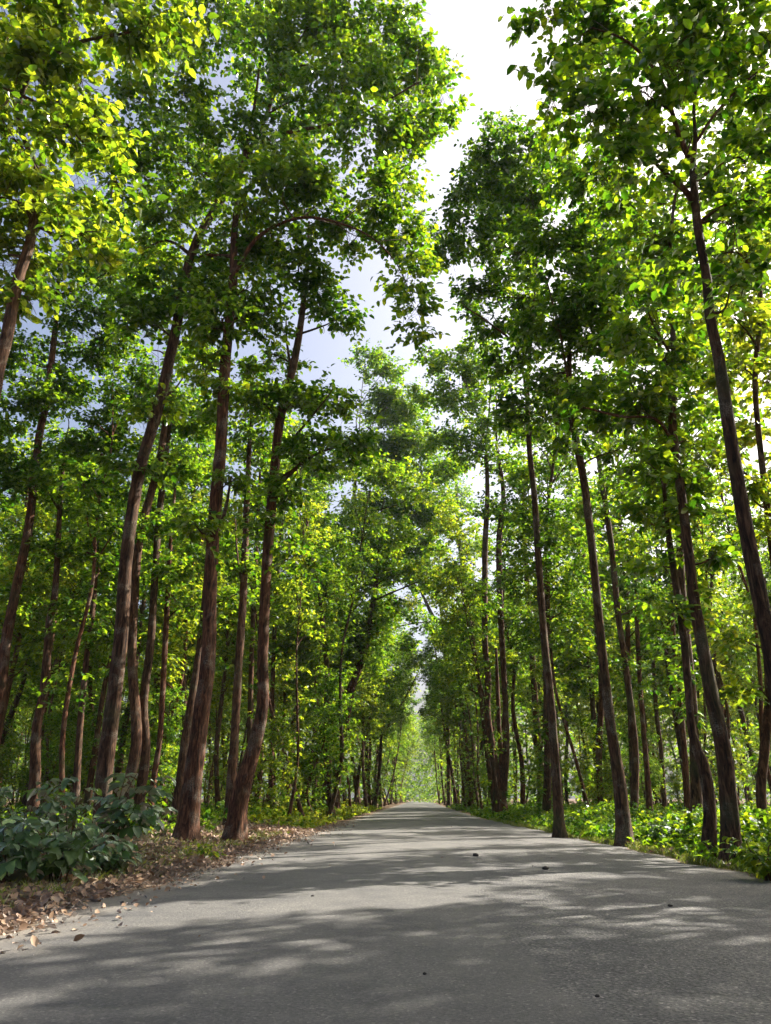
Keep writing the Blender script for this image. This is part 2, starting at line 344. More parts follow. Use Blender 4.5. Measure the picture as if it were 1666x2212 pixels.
# ------------------------------------------------------------------ trees traced from the photo
SLOPE = 0
def make_tree(name, label, path, w, clumps=(), limbs=(), top=None, mat=M_LEAF, Y=None, leaf=.21, dens=1.0, low=(), seed=0, group='trees lining the forest road', cat='tree', kinds=None):
    """path: layout points of the trunk from the foot upwards; w: trunk width in layout units at each;
       clumps: (x, y, radius[, dy]) foliage masses; limbs: extra limb polylines"""
    rng = np.random.default_rng(1000 + seed)
    if Y is None: Y = foot_depth(*path[0])
    leaf = max(leaf, min(.34, .0058 * Y))
    pw = [P(x, y, Y) for x, y in path]
    rw = [ww * .5 * depth_of(Y, x, y) for (x, y), ww in zip(path, w)]
    base = pw[0].copy(); base[2] = float(ground_z(base[0], Y))
    if pw[0][2] - base[2] > .25: pw.insert(0, base - np.array([0, 0, .12])); rw.insert(0, rw[0])
    else: pw[0] = base - np.array([0, 0, .12])
    # wander a little towards and away from the viewer
    for i in range(1, len(pw)): pw[i] = pw[i] + 0
    if top is not None:
        for (x, y, ww, dY) in top:
            pw.append(P(x, y, Y + dY)); rw.append(ww * .5 * depth_of(Y + dY, x, y))
    arr = np.hstack([np.array(pw), np.array(rw)[:, None]])
    L = np.sum(np.linalg.norm(np.diff(arr[:, :3], axis=0), axis=1))
    n = int(max(14, L / .30)); c = catmull(arr, n)
    hgt = c[:, 2] - base[2]
    c[:, 3] *= 1 + .30 * np.exp(-np.clip(hgt, 0, 9) / .6) + .55 * np.exp(-np.clip(hgt, 0, 9) / .13)
    t = empty(name, base); tag(t, label, cat, group)
    v, f = tube(c[:, :3], c[:, 3], 14, .05, rng)
    obj('trunk', mesh_np('trunk', v - base, f, True), M_BARK, t)
    leaves = []; tw_ = [] if Y < 40 else None
    limb_ends = []
    for lb in limbs:
        pts = [np.r_[P(x, y, Y + dY), .5 * ww * depth_of(Y + dY, x, y)] for x, y, ww, dY in lb]
        cc = catmull(np.array(pts), max(8, 5 * len(pts)))
        v, f = tube(cc[:, :3], cc[:, 3], 8, .05, rng)
        obj('branch', mesh_np('branch', v - base, f, True), M_BARK, t)
        limb_ends.append(cc)
    skeleton = np.vstack([c] + limb_ends)
    for cl in clumps:
        x, y, r = cl[:3]; dY = cl[3] if len(cl) > 3 else rng.uniform(-1.2, 1.2) * (1 if r > 45 else .4)
        ctr = P(x, y, Y + dY); rr = r * depth_of(Y + dY, x, y)
        # limb from the trunk, starting well below the clump
        d = np.linalg.norm(skeleton[:, :3] - ctr, axis=1) + 2.0 * np.maximum(skeleton[:, 2] - ctr[2] + .35 * d_h(skeleton, ctr), 0)
        k = int(np.argmin(d)); s0 = skeleton[k]
        dist = np.linalg.norm(ctr - s0[:3])
        if dist > .5:
            mid = (s0[:3] + ctr) / 2 + rng.normal(0, .10 * dist, 3); mid[2] += .06 * dist
            r0 = min(s0[3] * .55, .018 + .020 * dist)
            cc = catmull(np.array([np.r_[s0[:3], r0], np.r_[mid, r0 * .65], np.r_[ctr, r0 * .35], np.r_[ctr + (ctr - mid) * .35 + rng.normal(0, .15, 3), r0 * .15]]), 12)
            br = [tube(cc[:, :3], cc[:, 3], 6, .05, rng)]
            for q in range(4):     # side twigs
                a = cc[rng.integers(5, 10)]; e = a[:3] + rng.normal(0, rr * .5, 3)
                tw = np.array([a[:3], (a[:3] + e) / 2 + rng.normal(0, .08, 3), e]); tw = catmull(tw, 5)
                br.append(tube(tw, np.linspace(a[3] * .6, .006, 5), 4, 0, rng))
            v, f = join(br); obj('branch', mesh_np('branch', v - base, f, True), M_BARK, t)
        ns = int(95 * dens * rr * rr * (.17 / leaf) ** 2) + 6
        cc, od = clump_centres(ctr, rr, ns, rng)
        leaves.append(sprays(cc, od, rng, 13, leaf, .55 * leaf / .17, True, twigs=tw_))
    for (x, y, r, nn) in low:    # loose leafy shoots growing straight from the stem
        ctr = P(x, y, Y); rr = r * depth_of(Y, x, y)
        cc = ctr + rng.normal(0, rr * .5, (nn, 3))
        leaves.append(sprays(cc, cc - ctr, rng, 11, leaf, .5, True))
    if leaves:
        v, f = leaf_mesh(np.vstack(leaves), True)
        v = v - base
        nleaf = len(f)
        if tw_:
            a, b = join(tw_); b = np.vstack([b[:, [0, 1, 2]], b[:, [0, 2, 3]]])
            f = np.vstack([f, b + len(v)]); v = np.vstack([v, a - base])
        me = mesh_np('crown', v, f); me.materials.append(mat); me.materials.append(M_BARK)
        me.polygons.foreach_set('material_index', (np.arange(len(f)) >= nleaf).astype(np.int32))
        obj('crown', me, None, t)
    return t
def d_h(sk, ctr): return np.linalg.norm(sk[:, :2] - ctr[:2], axis=1)

make_tree('tree', 'largest reddish brown trunk at left, leaning inward beside the litter strip', [(400, 1835), (415, 1700), (432, 1560), (450, 1420), (455, 1250), (465, 1100), (478, 950), (487, 780), (503, 620), (507, 500)],
    [50, 42, 37, 32, 28, 26, 24, 22, 19, 15], top=[(520, 380, 11, .5), (545, 260, 7, 1), (560, 150, 4, 1.5)],
    limbs=[[(503, 600, 10, 0), (560, 510, 8, -.5), (660, 470, 6, -1), (780, 500, 4, -1.5), (850, 560, 3, -1.5), (890, 640, 2, -1.5)], [(460, 1180, 10, 0), (485, 1110, 8, .5), (500, 1030, 5, 1)]],
    clumps=[(500, 520, 80), (420, 560, 75), (600, 520, 65), (480, 690, 70), (400, 700, 65), (700, 430, 80), (800, 430, 65), (870, 400, 45), (760, 500, 60), (850, 500, 55), (885, 545, 40),
            (880, 605, 38, -1.5), (893, 665, 30, -1.5), (905, 720, 24, -1.5), (450, 800, 40), (420, 1130, 45, -1), (500, 1040, 35), (540, 400, 80), (640, 380, 80), (540, 620, 60), (570, 700, 50), (450, 640, 50), (500, 850, 35)], seed=1)
make_tree('tree', 'brown trunk beside the road edge with a bend low down, right of the largest trunk', [(505, 1825), (520, 1720), (548, 1620), (568, 1520), (568, 1400), (578, 1200), (595, 1000), (607, 900), (640, 760), (662, 600)],
    [44, 38, 32, 27, 24, 22, 20, 18, 16, 10], top=[(668, 480, 6, .5)],
    limbs=[[(597, 990, 8, 0), (640, 940, 6, -.5), (690, 880, 4, -1), (720, 840, 3, -1.3)], [(628, 790, 7, 0), (620, 740, 5, .5), (618, 690, 3, 1)]],
    clumps=[(690, 650, 55), (730, 690, 40), (650, 570, 55), (640, 860, 60), (715, 860, 50), (590, 790, 50), (560, 870, 45), (740, 960, 55), (670, 980, 60), (620, 1060, 45), (560, 1130, 40), (640, 1200, 45)], seed=2)
make_tree('tree', 'long brown trunk behind the bush, sweeping right high up into forked limbs', [(222, 1830), (225, 1690), (245, 1520), (262, 1370), (273, 1200), (300, 1023), (340, 888), (380, 715), (400, 600), (430, 510), (480, 430), (530, 345)],
    [38, 34, 32, 30, 28, 26, 24, 21, 19, 17, 15, 13], top=[(575, 250, 9, .3), (610, 150, 6, .5), (640, 60, 4, .7)],
    limbs=[[(545, 318, 10, 0), (625, 286, 8, -.5), (725, 266, 6, -1), (830, 220, 4, -1.5), (900, 180, 3, -1.5)], [(470, 445, 9, 0), (455, 340, 7, .4), (415, 180, 5, .5), (400, 60, 3, .5)]],
    clumps=[(330, 120, 80), (450, 50, 100), (570, 110, 95), (680, 50, 100), (640, 220, 80), (740, 170, 95), (820, 80, 90), (870, 190, 75), (895, 50, 45), (945, 225, 36), (930, 150, 36), (960, 180, 25), (900, 110, 45), (900, 260, 45), (790, 300, 80), (870, 310, 55), (610, 330, 70), (500, 300, 70), (400, 290, 65), (450, 430, 55), (560, 10, 70), (300, 700, 60), (330, 900, 45), (290, 1010, 40), (300, 420, 60), (310, 540, 60), (270, 310, 45), (350, 620, 50), (450, 610, 55), (300, 220, 50), (390, 190, 60), (340, 330, 60), (400, 380, 60), (370, 470, 50), (720, 30, 60)], leaf=.22, seed=3)
make_tree('tree', 'dark trunk entwined just right of the long sweeping trunk behind the bush', [(270, 1790), (278, 1700), (295, 1596), (286, 1446), (287, 1348), (300, 1173), (320, 1088), (345, 990), (365, 850), (375, 700)],
    [24, 23, 22, 20, 20, 18, 17, 15, 11, 6], clumps=[(340, 800, 60), (280, 880, 55), (390, 900, 50), (370, 1020, 45), (320, 640, 60), (260, 760, 60), (250, 620, 55), (230, 1150, 45)], seed=4)
make_tree('tree', 'brown trunk standing between the entwined pair and the largest left trunk', [(293, 1785), (302, 1720), (315, 1621), (310, 1521), (325, 1396), (332, 1296), (341, 1148), (357, 998), (372, 850)],
    [24, 21, 20, 19, 18, 16, 14, 12, 8], clumps=[(400, 1000, 45), (370, 860, 55), (420, 900, 50), (330, 1130, 45), (380, 1230, 40), (430, 760, 50)], seed=5)
make_tree('tree', 'thin crooked trunk close behind the brown trunk, left of the largest trunk', [(322, 1765), (336, 1660), (346, 1590), (352, 1480), (360, 1330), (368, 1180), (380, 1030)],
    [15, 13, 12, 12, 11, 9, 5], clumps=[(390, 1120, 50), (360, 1260, 35), (400, 1010, 45), (420, 1310, 40)], seed=6)
make_tree('tree', 'dark trunk leaning right directly behind the largest left trunk', [(378, 1775), (388, 1700), (402, 1590), (425, 1440), (440, 1320), (452, 1180), (462, 1040)],
    [24, 20, 18, 15, 13, 11, 7], clumps=[(440, 1200, 40), (500, 1180, 40), (520, 1280, 35), (470, 1350, 30)], seed=7)
make_tree('tree', 'thin near black trunk rising behind the green bush at left', [(160, 1790), (165, 1696), (175, 1546), (190, 1396), (202, 1296), (213, 1100), (218, 980)],
    [16, 15, 14, 12, 11, 9, 5], clumps=[(215, 1080, 55), (160, 1190, 45), (240, 1220, 45), (200, 940, 60), (150, 1330, 40), (230, 1380, 40)], dens=1.2, seed=8)
make_tree('tree', 'sunlit forked brown trunk near the left picture edge behind the bush', [(70, 1790), (76, 1676), (79, 1576), (95, 1486), (107, 1346), (119, 1280), (128, 1120), (140, 960)],
    [24, 22, 20, 19, 16, 13, 10, 6], limbs=[[(82, 1560, 9, 0), (100, 1440, 8, .6), (110, 1400, 7, 1), (125, 1300, 4, 1.6)]], clumps=[(130, 1080, 55), (80, 1180, 50), (150, 980, 60), (60, 1050, 50), (50, 1290, 40), (120, 860, 60)], seed=9)
make_tree('tree', 'slender curved brown trunk entering from the left edge at half height', [(-25, 1800), (-18, 1650), (2, 1496), (16, 1371), (45, 1223), (64, 1123), (84, 948), (101, 863), (118, 720), (125, 620)],
    [26, 25, 23, 22, 20, 18, 15, 14, 11, 8], top=[(135, 500, 5, .3)], clumps=[(60, 900, 60), (150, 840, 55), (60, 780, 70), (180, 740, 65), (120, 600, 70), (200, 560, 65), (180, 470, 60), (240, 480, 45), (30, 1000, 50), (190, 660, 50), (280, 560, 50)], seed=10)
make_tree('tree', 'dark near trunk at upper left whose broad yellow leafed limbs overhang the frame', [(-120, 1900), (-90, 1500), (-45, 1050), (-8, 820), (15, 725), (40, 600), (65, 525), (78, 430), (90, 350)],
    [50, 42, 32, 26, 24, 22, 20, 17, 14], top=[(110, 220, 12, -.3), (140, 80, 8, -.6), (160, -60, 5, -.8)],
    limbs=[[(85, 380, 14, 0), (40, 250, 11, -.7), (75, 150, 10, -1.2), (160, 95, 8, -1.6), (280, 70, 5, -2)], [(0, 185, 8, -1.5), (110, 240, 6, -1.8), (190, 320, 4, -2), (270, 420, 2.5, -2)], [(-8, 240, 10, -1), (30, 200, 9, -1), (105, 132, 8, -1), (170, 80, 6, -1)]],
    clumps=[(50, 50, 80, -1), (160, 60, 80, -1.5), (60, 190, 90, -1.5), (170, 180, 65, -1.5), (30, 300, 70, -1), (140, 280, 60, -2), (210, 260, 42, -2), (60, 420, 75), (160, 400, 55, .5), (250, 50, 70, -2), (240, 390, 30, -2), (120, 450, 20, -2), (340, 40, 60, -2), (190, 500, 55, 1), (20, 560, 60, .5), (60, 640, 60, .5), (-40, 150, 90), (-30, 420, 90)], mat=M_LEAF_Y, leaf=.21, dens=1.15, seed=11)
make_tree('tree', 'straight reddish trunk close behind the bent roadside trunk at left', [(497, 1790), (500, 1696), (507, 1596), (515, 1446), (525, 1296), (530, 1173), (537, 1000), (545, 880)],
    [26, 23, 20, 18, 16, 14, 11, 6], limbs=[[(520, 1250, 5, 0), (512, 1190, 4, .3), (508, 1120, 3, .5)]], clumps=[(540, 960, 50), (500, 900, 40), (560, 1060, 40), (590, 900, 45), (510, 1230, 30), (545, 850, 50)], seed=12)
make_tree('tree', 'thin dark trunk between the straight reddish trunk and the bent trunk', [(536, 1748), (538, 1640), (541, 1520), (548, 1296), (556, 1150), (562, 1020)],
    [12, 12, 11, 10, 8, 5], clumps=[(560, 1100, 40), (545, 980, 45), (590, 1280, 35)], seed=13)
make_tree('tree', 'dark ivy clad tree leaning right over the left road edge', [(652, 1742), (685, 1621), (725, 1536), (765, 1471), (790, 1396), (805, 1310), (818, 1200), (825, 1100)],
    [18, 17, 15, 14, 13, 11, 8, 5], clumps=[(700, 1470, 40), (760, 1400, 50), (820, 1330, 45), (800, 1220, 60), (850, 1150, 55), (760, 1130, 60), (720, 1230, 55), (870, 1240, 40), (720, 1350, 50), (670, 1380, 40), (900, 1060, 45), (810, 1030, 60), (920, 1250, 25)], dens=1.25, leaf=.21, seed=14)
make_tree('tree', 'slim tree behind the leaning ivy clad tree with a wide crown across the road', [(700, 1738), (716, 1596), (728, 1450), (742, 1300), (760, 1120), (775, 960)],
    [15, 13, 12, 11, 9, 5], clumps=[(760, 960, 60), (820, 880, 55), (830, 800, 42), (790, 770, 32), (860, 930, 50), (700, 1020, 60), (850, 1010, 55), (910, 960, 45), (900, 900, 30), (880, 1100, 45), (940, 1030, 38), (880, 970, 60), (900, 1110, 50), (930, 1180, 38), (870, 1190, 45), (960, 1090, 38), (965, 1010, 40), (820, 1100, 55), (905, 1260, 32), (880, 1320, 32), (915, 1345, 22), (865, 1390, 28), (900, 1180, 50), (940, 1130, 40), (870, 880, 55), (830, 960, 60), (925, 1230, 28)], leaf=.21, dens=1.1, seed=15)
make_tree('tree', 'thin trunk nearest to the right of the bent roadside trunk', [(585, 1742), (586, 1640), (588, 1500), (594, 1350), (604, 1180), (612, 1060)], [12, 11, 10, 9, 7, 4], clumps=[(610, 1120, 40), (640, 1290, 35), (620, 1400, 28), (600, 1010, 40)], seed=16)
make_tree('tree', 'slender reddish trunk midway between the bent trunk and the ivy clad tree', [(620, 1738), (628, 1640), (636, 1560), (650, 1420), (660, 1280), (668, 1140)], [15, 13, 12, 11, 9, 5], clumps=[(670, 1150, 45), (650, 1480, 28), (690, 1280, 40), (640, 1020, 45)], seed=17)
make_tree('tree', 'dark upright trunk at left roadside nearest the end of the road tunnel', [(790, 1727), (793, 1632), (795, 1469), (800, 1350), (810, 1230)], [11, 10, 9, 7, 4], clumps=[(800, 1450, 30), (830, 1400, 35), (780, 1560, 22), (850, 1480, 28)], seed=18)
make_tree('tree', 'young tree arching right over the far left roadside with slanting branches', [(808, 1726), (815, 1640), (822, 1600), (850, 1550), (880, 1500), (905, 1450)], [7, 6, 6, 5, 4, 2],
    limbs=[[(818, 1610, 4, 0), (850, 1500, 3, .5), (890, 1440, 2, 1)]], clumps=[(870, 1480, 32), (900, 1430, 30), (840, 1610, 20), (860, 1410, 30)], mat=M_LEAF_Y, seed=19)
# right side
make_tree('tree', 'three stemmed tree at right of the road, stems splitting from one foot', [(1082, 1752), (1074, 1690), (1066, 1632), (1053, 1541), (1055, 1469), (1048, 1382), (1048, 1198), (1053, 1073), (1050, 960)],
    [30, 20, 16, 15, 14, 13, 12, 10, 6], limbs=[[(1084, 1735, 20, 0), (1093, 1640, 15, 0), (1094, 1578, 14, 0), (1089, 1469, 13, 0), (1083, 1348, 13, 0), (1078, 1173, 12, 0), (1088, 1073, 10, 0), (1073, 960, 7, 0)], [(1082, 1730, 14, .3), (1083, 1640, 11, .5), (1078, 1560, 10, .6), (1075, 1480, 8, .8), (1072, 1400, 5, 1)]],
    clumps=[(1060, 820, 55), (1000, 880, 55), (1080, 920, 55), (980, 790, 50), (930, 775, 28), (930, 850, 42), (1100, 1010, 45), (1030, 980, 50), (1050, 1100, 32), (1100, 1120, 30), (1060, 1320, 25), (960, 950, 50), (1030, 750, 40)], leaf=.21, seed=30)
make_tree('tree', 'stout reddish trunk left of the three stemmed tree at right', [(1026, 1730), (1020, 1614), (1020, 1541), (1018, 1446), (1014, 1350), (1006, 1260), (990, 1150), (984, 1000)],
    [20, 18, 16, 15, 13, 11, 8, 5], clumps=[(990, 1080, 45), (960, 1010, 45), (1020, 1180, 30), (950, 1130, 35), (1000, 1330, 22)], seed=31)
make_tree('tree', 'grey brown tree curving left over the road from the right verge', [(1004, 1720), (1002, 1660), (995, 1571), (983, 1446), (960, 1370), (938, 1336), (918, 1296), (904, 1265)],
    [13, 12, 11, 10, 9, 8, 6, 4], clumps=[(920, 1230, 25), (950, 1290, 28), (890, 1300, 22), (980, 1240, 32), (935, 1190, 28)], mat=M_LEAF_Y, seed=32)
make_tree('tree', 'slim straight trunk at the right verge closest to the road tunnel end', [(970, 1732), (968, 1596), (962, 1421), (950, 1300)], [9, 8, 7, 4], clumps=[(960, 1370, 28), (980, 1460, 20), (945, 1440, 22)], seed=33)
make_tree('tree', 'dark trunk between the three stemmed tree and the slender roadside trunk at right', [(1172, 1740), (1167, 1650), (1160, 1571), (1150, 1421), (1142, 1300), (1135, 1200), (1130, 1060)], [18, 16, 14, 13, 12, 10, 6], clumps=[(1130, 1120, 40), (1170, 1010, 45), (1110, 1240, 28), (1170, 1280, 28), (1150, 940, 45)], seed=34)
make_tree('tree', 'tall slender brown trunk at the road edge with foliage shelf spreading left', [(1210, 1808), (1200, 1646), (1188, 1496), (1175, 1373), (1163, 1198), (1155, 1073), (1143, 958), (1140, 840), (1150, 700)],
    [22, 18, 17, 16, 15, 13, 11, 9, 6], top=[(1160, 560, 4, .3), (1165, 460, 3, .3)], limbs=[[(1142, 900, 6, 0), (1120, 760, 5, -.5), (1060, 700, 4, -1), (1000, 660, 2.5, -1.2)]],
    clumps=[(1080, 270, 26), (1060, 335, 45), (1130, 330, 55), (1150, 420, 70), (1040, 410, 50), (1010, 495, 48), (1090, 530, 65), (975, 550, 34), (1120, 640, 70), (1035, 640, 50), (1060, 700, 45), (1160, 750, 55), (1100, 780, 40), (1200, 920, 40), (1190, 1180, 25), (1110, 410, 55), (1180, 330, 45), (1090, 460, 50), (1000, 420, 35), (960, 500, 28), (1170, 560, 50)], dens=1.25, seed=35)
make_tree('tree', 'brown trunk with a knobbly swollen foot leaning left from the right undergrowth', [(1350, 1825), (1338, 1686), (1320, 1571), (1308, 1471), (1295, 1346), (1283, 1223), (1263, 1048), (1236, 898), (1230, 760)],
    [30, 25, 21, 20, 19, 18, 17, 14, 9], top=[(1240, 620, 6, .3), (1260, 480, 4, .3)], limbs=[[(1232, 850, 6, 0), (1210, 720, 5, -.5), (1180, 600, 3, -.7)]],
    clumps=[(1210, 310, 42), (1250, 390, 60), (1200, 500, 75), (1310, 470, 60), (1230, 620, 75), (1320, 610, 60), (1270, 720, 70), (1200, 820, 55), (1300, 850, 60), (1130, 880, 45), (1240, 960, 30), (1350, 740, 55), (1340, 970, 35), (1200, 880, 45), (1270, 540, 60), (1290, 400, 50), (1380, 560, 50), (1180, 700, 50), (1280, 640, 60)], dens=1.25, seed=36)
make_tree('tree', 'pale lichen spotted trunk kinked at knee height, left of the thick right trunk', [(1527, 1858), (1533, 1746), (1518, 1646), (1498, 1596), (1488, 1496), (1478, 1380), (1458, 1248), (1442, 1130), (1430, 1000)],
    [28, 24, 24, 18, 17, 16, 14, 11, 6], clumps=[(1440, 1100, 45), (1400, 1000, 50), (1480, 1020, 45), (1420, 1220, 35), (1460, 1330, 35), (1390, 1120, 35), (1410, 900, 50)], seed=37)
make_tree('tree', 'thick smooth brown trunk at the right road edge, standing nearest the gravel', [(1580, 1865), (1573, 1721), (1563, 1621), (1536, 1496), (1518, 1396), (1500, 1296), (1492, 1223), (1473, 1073), (1455, 948), (1452, 838)],
    [38, 33, 31, 29, 26, 24, 22, 20, 18, 14], top=[(1455, 740, 11, .3), (1445, 600, 9, .5), (1460, 420, 6, .8), (1500, 280, 3, 1)], limbs=[[(1458, 960, 8, 0), (1415, 905, 6, -.6), (1340, 900, 5, -1), (1260, 880, 3, -1.3)]],
    clumps=[(1400, 500, 45), (1400, 640, 55), (1380, 850, 55), (1430, 760, 50), (1340, 900, 45), (1460, 870, 40), (1260, 870, 45), (1500, 960, 35), (1500, 1120, 35), (1390, 720, 50), (1540, 1200, 30), (1420, 300, 55, 1), (1500, 420, 60, 1.5), (1590, 400, 60, 1.5), (1560, 260, 60, 2), (1450, 540, 55, 1), (1640, 300, 55, 2), (1350, 420, 50, 1), (1560, 600, 50, 2), (1620, 520, 50, 2)], dens=1.2, seed=38)
make_tree('tree', 'tallest pale trunk at right, forking high against the white sky', [(1745, 1930), (1705, 1700), (1680, 1500), (1653, 1348), (1633, 1248), (1613, 1148), (1583, 973), (1568, 873), (1553, 773), (1535, 690), (1527, 600), (1513, 525), (1503, 450)],
    [46, 38, 35, 32, 31, 29, 26, 25, 23, 21, 20, 19, 18], top=[(1497, 350, 15, .1), (1503, 300, 9, .1), (1500, 220, 6, .2), (1520, 120, 4, .4)],
    limbs=[[(1503, 450, 14, 0), (1483, 415, 12, 0), (1445, 380, 11, -.2), (1410, 345, 6, -.4), (1385, 295, 4, -.5)], [(1495, 355, 13, 0), (1463, 280, 11, -.1), (1443, 210, 9, -.2), (1428, 175, 8, -.2), (1398, 130, 7, -.3), (1348, 85, 5, -.5), (1280, 60, 3, -.7)], [(1503, 310, 7, .1), (1550, 240, 6, .3), (1620, 170, 4, .6), (1670, 130, 3, .8)], [(1443, 285, 4, -.1), (1400, 297, 3, -.2), (1360, 260, 2, -.3)]],
    clumps=[(1190, 25, 42), (1260, 50, 65), (1350, 50, 75), (1450, 50, 85), (1550, 60, 80), (1640, 50, 80), (1290, 150, 60), (1215, 165, 42), (1190, 215, 38), (1390, 200, 55), (1550, 170, 65), (1640, 190, 55), (1260, 250, 55), (1340, 280, 45), (1600, 340, 60), (1640, 430, 50), (1570, 480, 45), (1400, 380, 35), (1330, 370, 45), (1480, 560, 40), (1580, 620, 45), (1460, 140, 60)], dens=.95, leaf=.19, mat=M_LEAF, seed=39)
make_tree('tree', 'S shaped brown trunk standing at the right picture edge', [(1655, 1832), (1645, 1721), (1653, 1606), (1662, 1500), (1655, 1400), (1650, 1250)], [24, 20, 19, 17, 14, 9], clumps=[(1630, 1480, 35), (1660, 1320, 50), (1600, 1380, 35)], mat=M_LEAF_Y, leaf=.21, seed=40)
make_tree('tree', 'thin dark wavy trunk at upper right with yellow tinged leaves', [(1720, 1850), (1700, 1500), (1676, 1250), (1658, 1098), (1638, 923), (1632, 823), (1642, 673), (1640, 610)],
    [16, 15, 15, 14, 12, 12, 11, 9], top=[(1612, 560, 6, 0), (1625, 480, 5, 0), (1640, 400, 3, 0)], limbs=[[(1638, 612, 5, 0), (1600, 550, 4, 0), (1560, 548, 3, -.2), (1530, 555, 2, -.3)]],
    clumps=[(1600, 560, 45), (1650, 680, 45), (1590, 800, 45), (1640, 930, 45), (1600, 1060, 40), (1650, 560, 40), (1590, 690, 40), (1560, 1000, 32), (1650, 1150, 40), (1660, 820, 40)], mat=M_LEAF_Y, leaf=.19, seed=41)
make_tree('tree', 'brown trunk half hidden behind the knobbly footed trunk at right', [(1370, 1760), (1372, 1621), (1353, 1446), (1335, 1321), (1320, 1173), (1295, 998), (1285, 880)], [16, 15, 14, 13, 12, 10, 6], clumps=[(1320, 1040, 40), (1360, 1180, 35), (1280, 1100, 32), (1390, 1300, 35), (1330, 1440, 25)], seed=42)
make_tree('tree', 'thin grey trunk bending left, second behind the knobbly footed trunk', [(1404, 1750), (1396, 1640), (1384, 1496), (1378, 1380), (1372, 1220)], [13, 11, 10, 9, 5], clumps=[(1370, 1270, 35), (1420, 1400, 30), (1380, 1490, 22)], seed=43)
make_tree('tree', 'slim trunk in the middle of the gap between the two thick right trunks', [(1436, 1742), (1428, 1620), (1418, 1536), (1410, 1400), (1402, 1260)], [11, 9, 9, 8, 5], clumps=[(1410, 1300, 35), (1440, 1500, 22)], seed=44)
make_tree('tree', 'dark leaf wrapped trunk between the slender roadside trunk and the knobbly one', [(1294, 1742), (1288, 1640), (1282, 1540), (1272, 1420), (1265, 1300)], [13, 12, 11, 9, 5], clumps=[(1270, 1480, 38), (1240, 1430, 32), (1260, 1380, 35), (1280, 1560, 28), (1230, 1300, 35)], dens=1.4, seed=45)
make_tree('tree', 'narrow grey trunk immediately left of the kinked lichen spotted trunk', [(1487, 1758), (1480, 1640), (1468, 1496), (1456, 1380), (1450, 1260)], [14, 12, 11, 9, 5], clumps=[(1450, 1400, 30), (1480, 1480, 25), (1455, 1290, 35)], seed=46)
make_tree('tree', 'thin upright trunk in the gap right of the three stemmed tree', [(1114, 1728), (1111, 1600), (1109, 1471), (1108, 1330)], [8, 7, 6, 4], clumps=[(1115, 1380, 25), (1125, 1500, 18), (1110, 1300, 30)], seed=47)

# ------------------------------------------------------------------ forest trees: templates, then copies
def forest_template(name, seed, H, r0, first, spread, nclump, leaf, mat):
    rng = np.random.default_rng(seed)
    t = empty(name, (0, 0, 0))
    pts = [np.array([0, 0, -.2, r0])]
    a = rng.uniform(0, 6.28); x = y = 0
    for k in range(1, 7):
        s = k / 6; x += rng.normal(0, .28); y += rng.normal(0, .28)
        pts.append(np.array([x, y, H * s, r0 * (1 - .8 * s)]))
    c = catmull(np.array(pts), 30); c[:, 3] *= 1 + .5 * np.exp(-np.clip(c[:, 2], 0, 9) / .4)
    wood = [tube(c[:, :3], c[:, 3], 9, .05, rng)]
    leaves = []
    for k in range(nclump):
        z = first + (H - first) * ((k + rng.uniform(0, 1)) / nclump) ** .9
        j = int(np.argmin(abs(c[:, 2] - z * .92))); s0 = c[j]
        az = rng.uniform(0, 6.28); sf = math.sin(math.pi * min(1, .22 + .7 * (z - first) / (H - first)))
        rr = rng.uniform(.8, 1.35) * (.55 + .6 * sf) * spread / 2
        d = rng.uniform(.3, 1.0) * spread * (.35 + .65 * sf)
        ctr = np.array([s0[0] + d * math.cos(az), s0[1] + d * math.sin(az), z + .25 * d])
        mid = (s0[:3] + ctr) / 2 + rng.normal(0, .15, 3)
        cc = catmull(np.array([np.r_[s0[:3], min(s0[3] * .5, .07)], np.r_[mid, .03], np.r_[ctr, .012]]), 6)
        wood.append(tube(cc[:, :3], cc[:, 3], 5, 0, rng))
        ns = int(36 * rr * rr * (.2 / leaf) ** 2) + 5
        p, od = clump_centres(ctr, rr, ns, rng)
        leaves.append(sprays(p, od, rng, 11, leaf, .6, False))
    for k in range(10):     # shoots low on the stem
        z = rng.uniform(min(1.5, first * .5), first); s0 = c[int(np.argmin(abs(c[:, 2] - z)))]
        n = int(rng.integers(2, 7)); p = s0[:3] + rng.normal(0, .3, (n, 3)); leaves.append(sprays(p, p - s0[:3], rng, 10, leaf, .6, False))
    v, f = join(wood); obj('trunk', mesh_np('trunk', v, f, True), M_BARK, t)
    v, f = leaf_mesh(np.vstack(leaves), False); obj('crown', mesh_np('crown', v, f), mat, t)
    return t
TEMPL = [forest_template('forest_tree', 50 + i, H, r, f1, s, n, l, m) for i, (H, r, f1, s, n, l, m) in enumerate([
    (24, .22, 9, 2.4, 24, .27, M_LEAF), (21, .18, 7, 2.1, 22, .26, M_LEAF), (26, .24, 10, 2.7, 26, .28, M_LEAF), (18, .14, 6, 1.9, 20, .25, M_LEAF_Y),
    (23, .20, 8, 2.3, 24, .27, M_LEAF_Y), (15, .11, 4.5, 1.6, 15, .24, M_LEAF_Y), (25, .21, 11, 2.6, 24, .28, M_LEAF),
    (19, .11, 10, 1.5, 13, .25, M_LEAF), (17, .09, 9, 1.3, 11, .24, M_LEAF_Y), (21, .13, 12, 1.6, 13, .26, M_LEAF)])]
SAPL = [forest_template('sapling', 80 + i, H, r, f1, s, n, l, m) for i, (H, r, f1, s, n, l, m) in enumerate([
    (5.5, .04, 1.0, 1.2, 12, .17, M_LEAF), (4.0, .03, .7, 1.0, 10, .17, M_LEAF_Y), (7.5, .06, 1.6, 1.5, 14, .18, M_LEAF)])]
def children(o): return [c for c in bpy.data.objects if c.parent == o]
KIDS = {o.name: children(o) for o in TEMPL + SAPL}
